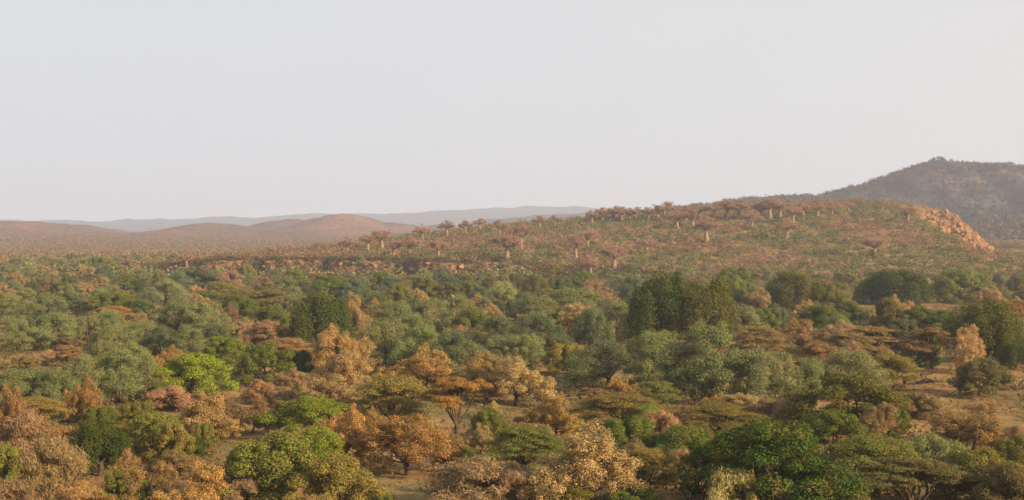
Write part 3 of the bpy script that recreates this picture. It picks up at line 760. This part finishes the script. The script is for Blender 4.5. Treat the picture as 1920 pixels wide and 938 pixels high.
# ---------------------------------------------------------------- labels that single out each tree
def label_all():
    PHRASE[('baobab', 'b')] = 'bare baobab with pale trunk'
    marks = [r for r in REG if r['short']]
    for r in marks:
        r['o']['label'] = None
    HAND = HAND_LABELS
    for r in marks: r['o']['label'] = HAND[r['short']]
    extra = [dict(px=848, py=568, short='pale snag'), dict(px=1800, py=430, short='orange bluff'), dict(px=820, py=505, short='rocky scarp')]
    marks = marks + extra
    ORD = ['', 'second ', 'third ', 'fourth ', 'fifth ', 'sixth ', 'seventh ', 'eighth ', 'ninth ', 'tenth ', 'eleventh ', 'twelfth ']
    groups = {}
    bao = sorted([r for r in REG if r['kind'] == 'baobab'], key=lambda r: r['px'])
    for r in REG:
        if r['short'] or r['kind'] == 'baobab': continue
        L = min(marks, key=lambda m: (m['px'] - r['px']) ** 2 + (1.6 * (m['py'] - r['py'])) ** 2)
        dx, dy = r['px'] - L['px'], 1.6 * (r['py'] - L['py'])
        if abs(dx) < 1.2 * abs(dy): rel = 'behind the %s' if dy < 0 else 'in front of the %s'; B = None
        else:
            side = 1 if dx > 0 else -1
            c = [m for m in marks if (m['px'] - r['px']) * side > 0 and m is not L and abs(m['py'] - r['py']) < 70]
            B = min(c, key=lambda m: abs(m['px'] - r['px']) + 2 * abs(m['py'] - r['py'])) if c else None
            rel = 'beside the %s'
        key = (PHRASE[r['key']], rel, L['short'], B['short'] if B else ('' if rel != 'beside the %s' else ('left edge' if dx < 0 else 'right edge')))
        groups.setdefault(key, []).append((math.hypot(dx, dy), r))
    for (ph, rel, A, B), lst in groups.items():
        lst.sort(key=lambda t: t[0])
        for i, (_, r) in enumerate(lst):
            s = ORD[min(i, 11)] + ph + ' ' + rel % A
            if B and len((s + ' towards the ' + B).replace(',', '').split()) <= 16: s += ', towards the ' + B
            r['o']['label'] = s
    for i, r in enumerate(bao):
        pass
    # baobabs: on the plain, on the skyline, or on the slope; then counted from the orange bluff
    sets = {'skyline': [], 'slope': [], 'plain': []}
    for r in bao:
        x, y = r['o'].location.x, r['o'].location.y
        if r['px'] < 600: sets['plain'].append(r)
        elif y > 960: sets['skyline'].append(r)
        else: sets['slope'].append(r)
    NUM = ['', 'second', 'third', 'fourth', 'fifth', 'sixth', 'seventh', 'eighth', 'ninth', 'tenth', 'eleventh', 'twelfth', 'thirteenth', 'fourteenth', 'fifteenth', 'sixteenth', 'seventeenth', 'eighteenth', 'nineteenth', 'twentieth',
           'twenty-first', 'twenty-second', 'twenty-third', 'twenty-fourth', 'twenty-fifth', 'twenty-sixth', 'twenty-seventh', 'twenty-eighth']
    for where, lst in sets.items():
        lst.sort(key=lambda r: -r['px'])
        for i, r in enumerate(lst):
            place = {'skyline': 'high on the crest of the hill', 'slope': 'on the open hillside', 'plain': 'on the hazy plain'}[where]
            r['o']['label'] = ('bare baobab %s, %s from the orange bluff' % (place, NUM[i] or 'nearest'))
HAND_LABELS = {
 'wide pale tree': 'wide pale grey-green tree in front of the dark hill foot', 'distant dark tree': 'distant olive-dark tree beside the wide pale tree',
 'green tree behind the rust dome': 'rounded green tree directly behind the rust-orange dome', 'rust dome': 'rust-orange domed acacia in front of a rounded green tree',
 'small brown tree': 'small dull brown tree alone among soft grey-green trees', 'flat rust acacia': 'low flat rust acacia sunk among grey-green trees',
 'olive tree by the grey thicket': 'olive tree at the end of the grey thicket slope', 'grey thicket': 'grey leafless thicket on the slope left of the rocky scarp',
 'small lime tree': 'smaller lime green tree just behind the big lime tree', 'big lime tree': 'big vivid lime green tree with spreading dome', 'orange clump': 'tall orange dry-leafed clump behind the big lime tree',
 'dark green round tree': 'round dark green tree beside the two lime trees', 'olive-orange umbrella': 'olive-orange umbrella acacia with broad dome in the middle distance',
 'round green bush below the scarp': 'round green bush at the foot of the rocky scarp', 'shadowy evergreen': 'tall shadowy evergreen with sunlit clumps behind the salmon clump',
 'round olive tree': 'neat round olive tree below the rocky scarp', 'pale bare thicket': 'pale bare thicket of upright stems below the scarp',
 'brown tree by the snag': 'dull brown tree beside the pale dead snag', 'rounded grey-green tree': 'large rounded grey-green tree behind the broad orange dome',
 'salmon clump': 'wide salmon-pink dry clump in front of the shadowy evergreen', 'tall brown tree': 'tall lobed brown dry-leafed tree beside the shadowy evergreen',
 'broad orange dome': 'broad domed orange dry-leafed tree above the olive umbrella', 'rust clump': 'knotty rust-brown clump beside the broad orange dome',
 'olive-dark tree under the hill': 'dark tree with olive sunlit side under the baobab hill', 'huge evergreen': 'tallest dark evergreen, hanging columns of leaves, one of a pair',
 'paired evergreen': 'olive-dark evergreen joined to the tallest evergreen', 'red umbrella acacia': 'small red-brown umbrella acacia at the foot of the tallest evergreen',
 'tall grey-green tree': 'tallest soft grey-green tree in front of the paired evergreens', 'dark grey-green tree': 'broad dark grey-green tree shading the middle of the valley',
 'yellow-green bush': 'small yellow-green bush beside the dark grey-green tree', 'evergreen below the hill': 'lumpy evergreen group at the foot of the baobab hill',
 'columned evergreen': 'dark evergreen with columns of leaves above the bare red strip', 'olive tree above the red strip': 'soft olive tree at the end of the bare red strip',
 'heavy evergreen': 'heavy dark evergreen standing at the far side of the bare clearing', 'flat rust umbrella': 'flat rust-coloured umbrella acacia in the shade before the red strip',
 'brown acacia with thick trunk': 'brown umbrella acacia with a thick pale trunk by the clearing', 'thin tan tree': 'thin tan tree with sunlit trunk before the heavy evergreen',
 'yellow acacia': 'yellow feathery acacia at the edge of the clearing', 'lone round tree': 'lone round dark-leaved tree standing on the bare clearing',
 'grey tree with bare bole': 'grey-green tree with a straight bare bole showing below', 'narrow orange tree': 'narrow upright rusty dry tree under the grey-green trees',
 'tall dry tree': 'tall orange-brown dry tree rising from the bare thickets', 'pink-grey thicket': 'pink-grey leafless thicket beside the tall dry tree',
 'ivy-dark evergreen': 'dense dark evergreen with drooping leaves beside the bare thickets', 'olive dome': 'domed olive-green tree with layered top', 
 'two-headed brown tree': 'brown dry tree with two separate heads and a visible trunk', 'nearest orange dome': 'rounded orange dry-leafed tree at the very bottom, beside the wide olive tree',
 'wide olive tree': 'wide spreading olive tree in the foreground', 'smooth lime crown': 'vivid lime green crown rising behind the wide olive tree',
 'brown-olive mound': 'brown-olive feathery mound in front of the wide olive tree', 'bright spreading tree': 'bright green spreading tree behind the wide olive tree',
 'orange-leafed tree': 'tall orange-leafed tree beside the multi-stemmed rusty tree', 'multi-stemmed rusty tree': 'rusty dry-leafed tree on several dark stems by the bare ground',
 'spreading olive umbrella': 'wide olive umbrella acacia in tiers beside the orange umbrella', 'orange umbrella': 'orange umbrella acacia with a dark forked trunk',
 'grey brush': 'low wide grey-brown brush beside the bare ground', 'ragged orange tree': 'ragged upright orange tree behind the great tan tree',
 'great tan tree': 'great tan and olive dry-leafed tree in the foreground', 'pinkish bare thicket': 'pinkish bare thicket between green bushes',
 'tidy olive dome': 'tidy low olive umbrella acacia with a brown top', 'straw bush': 'straw-coloured spiky bush in front of the biggest green tree',
 'biggest green tree': 'biggest deep green dense tree in the foreground', 'dark spreading bush': 'dark spreading bush with yellowish top before the clearing',
 'orange-hung bush': 'bush hung with orange dead leaves on the clearing', 'brown-headed umbrella': 'brown-headed umbrella acacia with dark arching limbs at the bottom',
}
label_all()

# ---------------------------------------------------------------- stuff nobody could count
def bushes(name, X, Y, H, W, colours, cid, K, leaf, seed, label, flat=False):
    rng = np.random.default_rng(seed)
    n = len(X)
    Z = terrain(X, Y)
    d = unit(rng.normal(size=(n, K, 3))); d[..., 2] = np.abs(d[..., 2])
    rad = rng.uniform(.55, 1.05, (n, K, 1))
    lob = 1 + .3 * np.sin(3 * np.arctan2(d[..., 1], d[..., 0])[..., None] + rng.uniform(0, 6.28, (n, 1, 1)))
    R = np.stack([W / 2, W / 2, H], -1)[:, None, :]
    P = np.stack([X, Y, Z], -1)[:, None, :] + d * rad * lob * R
    N = d + rng.normal(size=(n, K, 3)) * .5 + np.array([0, 0, .25])
    lf = np.repeat((leaf * (W / np.mean(W)) ** .5), K)
    V, F = leaf_quads(P.reshape(-1, 3), N.reshape(-1, 3), lf, lf * .6, rng)
    col = np.asarray(colours, float)[cid] * rng.uniform(.8, 1.25, (n, 1)) * (1 + rng.uniform(-.08, .08, (n, 3)))
    tint = np.concatenate([np.repeat(col, K, 0), np.ones((n * K, 1))], 1)
    o = bpy.data.objects.new(name, mesh_np(name, V, F, M['stuff'], False, tint)); COL.objects.link(o)
    o['kind'] = 'stuff'; o['label'] = label
    return o

HSCRUB = [(.125, .140, .040), (.165, .17, .052), (.20, .132, .075), (.23, .142, .082), (.165, .118, .078), (.085, .10, .042), (.26, .17, .10)]
SCRUB = [(.085, .10, .028), (.12, .125, .035), (.17, .105, .058), (.21, .115, .06), (.13, .095, .06), (.055, .065, .028), (.24, .15, .08)]
def scrub():
    rng = np.random.default_rng(77)
    # valley undergrowth
    D = np.sqrt(rng.uniform(105 ** 2, 690 ** 2, 13500)); px = np.concatenate([rng.uniform(-80, 2000, 11000), rng.uniform(-520, -60, 1250), rng.uniform(1980, 2440, 1250)])
    x = gx(px, D); py = HOR + FPX * CAM_Z / D
    ok = np.array([not in_clearing(a, b) for a, b in zip(px, py)]) & (terrain(x, D) < 2.5)
    x, D = x[ok], D[ok]; h = rng.uniform(.6, 2.8, len(x)) * np.where(np.abs(x * FPX / D) > 1020, 2.2, 1)
    bushes('undergrowth', x, D, h, h * rng.uniform(1.2, 2.4, len(x)), SCRUB, np.where(D > 230, rng.choice(7, len(x), p=[.32, .26, .08, .05, .08, .17, .04]), rng.choice(7, len(x), p=[.2, .2, .14, .1, .16, .1, .1])), 100, .165, 1, 'low mixed undergrowth between the valley trees')
    # dry grass of the clearings
    D = rng.uniform(125, 480, 60000); px = rng.uniform(-20, 1940, 60000); x = gx(px, D); py = HOR + FPX * CAM_Z / D
    ok = np.array([in_clearing(a, b) for a, b in zip(px, py)]) & (fbm(x / 9, D / 9, 71, 3) > -.08)
    x, D = x[ok][:5000], D[ok][:5000]; h = rng.uniform(.08, .28, len(x))
    bushes('dry_grass', x, D, h, h * rng.uniform(1.5, 4, len(x)), [(.30, .19, .085), (.26, .17, .075), (.34, .22, .10), (.22, .16, .065)], rng.choice(4, len(x)), 26, .075, 6, 'short tan dry grass growing over the bare clearings')
    # hill scrub
    n = 24000
    y = rng.uniform(640, 1240, n); x = rng.uniform(-260, 470, n)
    z = terrain(x, y); dens = fbm(x / 38, y / 70, 61, 3)
    bl = (x > 312) & (x < 385) & (y > 985) & (rng.uniform(size=n) < .8)
    ok = ((z > 1.0) | (y > 700)) & ~bl
    x, y, dens = x[ok], y[ok], dens[ok]
    h = .6 + 3.4 * rng.uniform(size=len(x)) ** 2.6
    h = np.where(rng.uniform(size=len(x)) < .03, rng.uniform(3.2, 5.0, len(x)), h)
    grn = rng.uniform(size=len(x)) < np.clip(.42 + dens * 2.2, .05, .9)
    cid = np.where(grn, rng.choice([0, 1, 1, 5], len(x)), rng.choice([2, 3, 4, 6, 6], len(x)))
    bushes('hill_scrub', x, y, h, h * rng.uniform(1.4, 2.4, len(x)), HSCRUB, cid, 60, .34, 2, 'patchy green and brown scrub covering the baobab hill')
    n = 1900
    x = rng.uniform(-195, 70, n); y = 708 + rng.normal(size=n) * 13
    ok = terrain(x, y) > .8; x, y = x[ok], y[ok]
    h = rng.uniform(.8, 2.6, len(x))
    bushes('scarp_scrub', x, y, h, h * rng.uniform(1.3, 2.0, len(x)), [(.075, .085, .04), (.085, .06, .045), (.12, .08, .055), (.15, .09, .06)], rng.choice(4, len(x), p=[.3, .3, .25, .15]), 40, .34, 5, 'dark tangled scrub on the low rocky scarp')
    # wooded plain on the left and behind
    n = 14000
    y = np.exp(rng.uniform(math.log(680), math.log(2700), n)); px = rng.uniform(-120, 1000, n); x = gx(px, y)
    x2 = rng.uniform(380, 900, 3500); y2 = rng.uniform(660, 1700, 3500)
    x, y = np.concatenate([x, x2]), np.concatenate([y, y2])
    ok = (terrain(x, y) < 14) & ~((x > -230) & (x < 390) & (y < 1250) & (terrain(x, y) > 2))
    x, y = x[ok], y[ok]
    h = rng.uniform(2.5, 6.5, len(x)) * (1 - .5 * sm(1000, 1700, y))
    WOOD = [(.15, .165, .065), (.18, .185, .07), (.22, .15, .09), (.235, .155, .095), (.12, .14, .065)]
    f = sm(820, 1250, y)[:]; u = rng.uniform(size=len(x))
    cid = np.where(u < .75 - .62 * f, rng.choice([0, 1, 1, 4], len(x)), rng.choice([2, 3], len(x)))
    bushes('distant_woodland', x, y, h, h * rng.uniform(1.4, 2.6, len(x)), WOOD, cid, 44, .66, 3, 'hazy dry woodland spread over the far plain')
    # mountain scrub
    n = 21000
    x = rng.uniform(250, 1350, n); y = rng.uniform(1500, 2760, n)
    ok = terrain(x, y) > 12; x, y = x[ok], y[ok]
    h = rng.uniform(2, 5.5, len(x))
    bushes('mountain_scrub', x, y, h, h * rng.uniform(1.1, 1.8, len(x)), [(.055, .056, .045), (.075, .066, .052), (.19, .11, .065), (.085, .072, .06)], rng.choice(4, len(x), p=[.35, .3, .15, .2]), 14, 1.3, 4, 'thin dry bush on the mountain slopes')
scrub()

# ---------------------------------------------------------------- boulders, dead wood
def solid(name, V, F, mat, smooth, loc, label, cat, group=None):
    o = bpy.data.objects.new(name, mesh_np(name, V, F, mat, smooth)); COL.objects.link(o)
    o.location = loc; o['label'] = label; o['category'] = cat
    if group: o['group'] = group
    return o

def boulder_mesh(seed):
    g = np.random.default_rng(seed)
    n = 14
    u = np.linspace(-1, 1, n); parts = []
    for ax in range(3):
        for s in (-1, 1):
            A, B = np.meshgrid(u, u, indexing='ij')
            P = np.zeros((n, n, 3)); P[..., ax] = s; P[..., (ax + 1) % 3] = A * s; P[..., (ax + 2) % 3] = B
            i, j = np.meshgrid(np.arange(n - 1), np.arange(n - 1), indexing='ij')
            F = np.stack([i * n + j, (i + 1) * n + j, (i + 1) * n + j + 1, i * n + j + 1], -1).reshape(-1, 4)
            parts.append((P.reshape(-1, 3), F))
    V, F = join(parts)
    V = unit(V) * .6 + V * .35
    for k in range(9):                                              # chop flat faces
        d = unit(g.normal(size=(1, 3)))[0]; h = g.uniform(.62, .85)
        t = V @ d; V = V - np.maximum(t - h, 0)[:, None] * d
    V = V * (1 + .12 * fbm(V[:, 0] * 2 + V[:, 2] * 1.7 + 9, V[:, 1] * 2 + V[:, 2] * 1.3 + 9, seed, 3)[:, None])
    return V, F

def boulders():
    g = np.random.default_rng(31)
    meshes = [mesh_np('boulder', *boulder_mesh(40 + k), M['rock'], False) for k in range(5)]
    lst = []
    for k in range(300):
        px = g.uniform(1738, 1858); top = 398 + max(0, px - 1775) * .85
        py = top + (474 - top) * g.uniform(0, 1)
        p = ground_at(px, py)
        if p is None or not (930 < p[1] < 1200): continue
        lst.append((px, py, p, 1.0 + 2.2 * g.uniform() ** 2))
    for i, (px, py, p, s) in enumerate(lst):
        o = bpy.data.objects.new('boulder', meshes[i % 5]); COL.objects.link(o)
        o.location = p; o.scale = (s, s * g.uniform(.8, 1.2), s * g.uniform(.7, 1.1)); o.rotation_euler = (g.uniform(-.3, .3), g.uniform(-.3, .3), g.uniform(0, 6.28))
        o['label'] = 'sunlit orange boulder in the broken rock face of the bluff'; o['category'] = 'boulder'; o['group'] = 'boulders of the orange bluff'
    q = 0
    for px, py, s in ((640, 505, 1.6), (700, 500, 2.0), (756, 508, 2.2), (800, 500, 1.8), (868, 503, 2.4), (915, 510, 2.0), (955, 512, 1.8), (600, 498, 1.6), (508, 505, 2.2)):
        p = ground_at(px, py)
        if p is None: continue
        o = bpy.data.objects.new('boulder', meshes[q % 5]); COL.objects.link(o); q += 1
        o.location = p; o.scale = (s * 1.1, s * .7, s * .6); o.rotation_euler = (0, 0, q * 1.3)
        o['label'] = 'brown rock jutting from the low scarp below the baobabs'; o['category'] = 'boulder'; o['group'] = 'rocks of the scarp'
boulders()

def dead_wood():
    g = np.random.default_rng(55)
    # pale snag: two bleached trunks of one dead tree
    p = ground_at(849, 600); D = p[1]; s = D / FPX
    T = [limb((0, 0, -.5), (1.0 * s, 0, 46 * s), 3.2 * s, 1.2 * s, g, wob=.02), limb((1 * s, 0, 36 * s), (-3 * s, 0, 50 * s), 1.2 * s, .4 * s, g, wob=.05),
         limb((0, 0, 8 * s), (-11 * s, 1, 32 * s), 2.4 * s, .8 * s, g, wob=.06), limb((-9 * s, .8, 27 * s), (-17 * s, .5, 38 * s), .9 * s, .3 * s, g, wob=.06)]
    V, F = join(T)
    solid('dead_tree', V, F, M['dead'], True, p, 'pale bleached dead snag with broken top standing among green trees', 'dead tree')
    def log(px, py, length, ang, r, mat, label, br=2):
        q = ground_at(px, py)
        a = np.array([-length / 2 * math.cos(ang), -length / 2 * math.sin(ang), r]); b = -a; b[2] = r * 1.4
        parts = [limb(a, b, r, r * .5, g, 8, .05, .04)]
        for k in range(br):
            m = a + (b - a) * g.uniform(.35, .85)
            parts.append(limb(m, m + np.array([g.normal() * .8, g.normal() * .8, g.uniform(.3, 1.0)]), r * .45, r * .12, g))
        V, F = join(parts)
        solid('fallen_log', V, F, M[mat], True, q, label, 'log', 'fallen dead wood')
    log(180, 782, 4.2, .2, .22, 'dead', 'pale fallen branch lying under the narrow orange tree')
    log(1732, 722, 6.5, .1, .42, 'bark', 'dark fallen log lying in the middle of the clearing', 4)
    log(1902, 731, 6.0, .2, .45, 'bark', 'dark fallen log beside the lone round tree', 4)
    log(1738, 706, 3.0, .6, .25, 'bark', 'short dark log farther back on the clearing', 2)
    log(1746, 787, 3.4, -.3, .3, 'bark', 'brown log lying beside the orange-hung bush', 3)
    log(1345, 803, 4.0, .3, .2, 'bark', 'brown fallen branches under the flat olive acacias', 5)
dead_wood()

# ---------------------------------------------------------------- haze
def haze():
    x, y0, y1, z0, z1 = 16000, -16000, 16000, -12, 215
    V = [(-x, y0, z0), (x, y0, z0), (x, y1, z0), (-x, y1, z0), (-x, y0, z1), (x, y0, z1), (x, y1, z1), (-x, y1, z1)]
    F = [(0, 3, 2, 1), (4, 5, 6, 7), (0, 1, 5, 4), (1, 2, 6, 5), (2, 3, 7, 6), (3, 0, 4, 7)]
    t = NT('haze_air')
    pv = t.node('ShaderNodeVolumePrincipled')
    pv.inputs['Color'].default_value = (.68, .775, 1.0, 1)
    pv.inputs['Density'].default_value = 1.35e-4
    pv.inputs['Anisotropy'].default_value = 0.1
    pv.inputs['Density Attribute'].default_value = ''
    t.link(pv.outputs[0], t.out.inputs['Volume'])
    t.m.cycles.homogeneous_volume = True
    o = bpy.data.objects.new('haze', mesh_np('haze', V, F, t.m)); COL.objects.link(o)
    o['kind'] = 'stuff'; o['label'] = 'pale morning haze filling the valley'
haze()
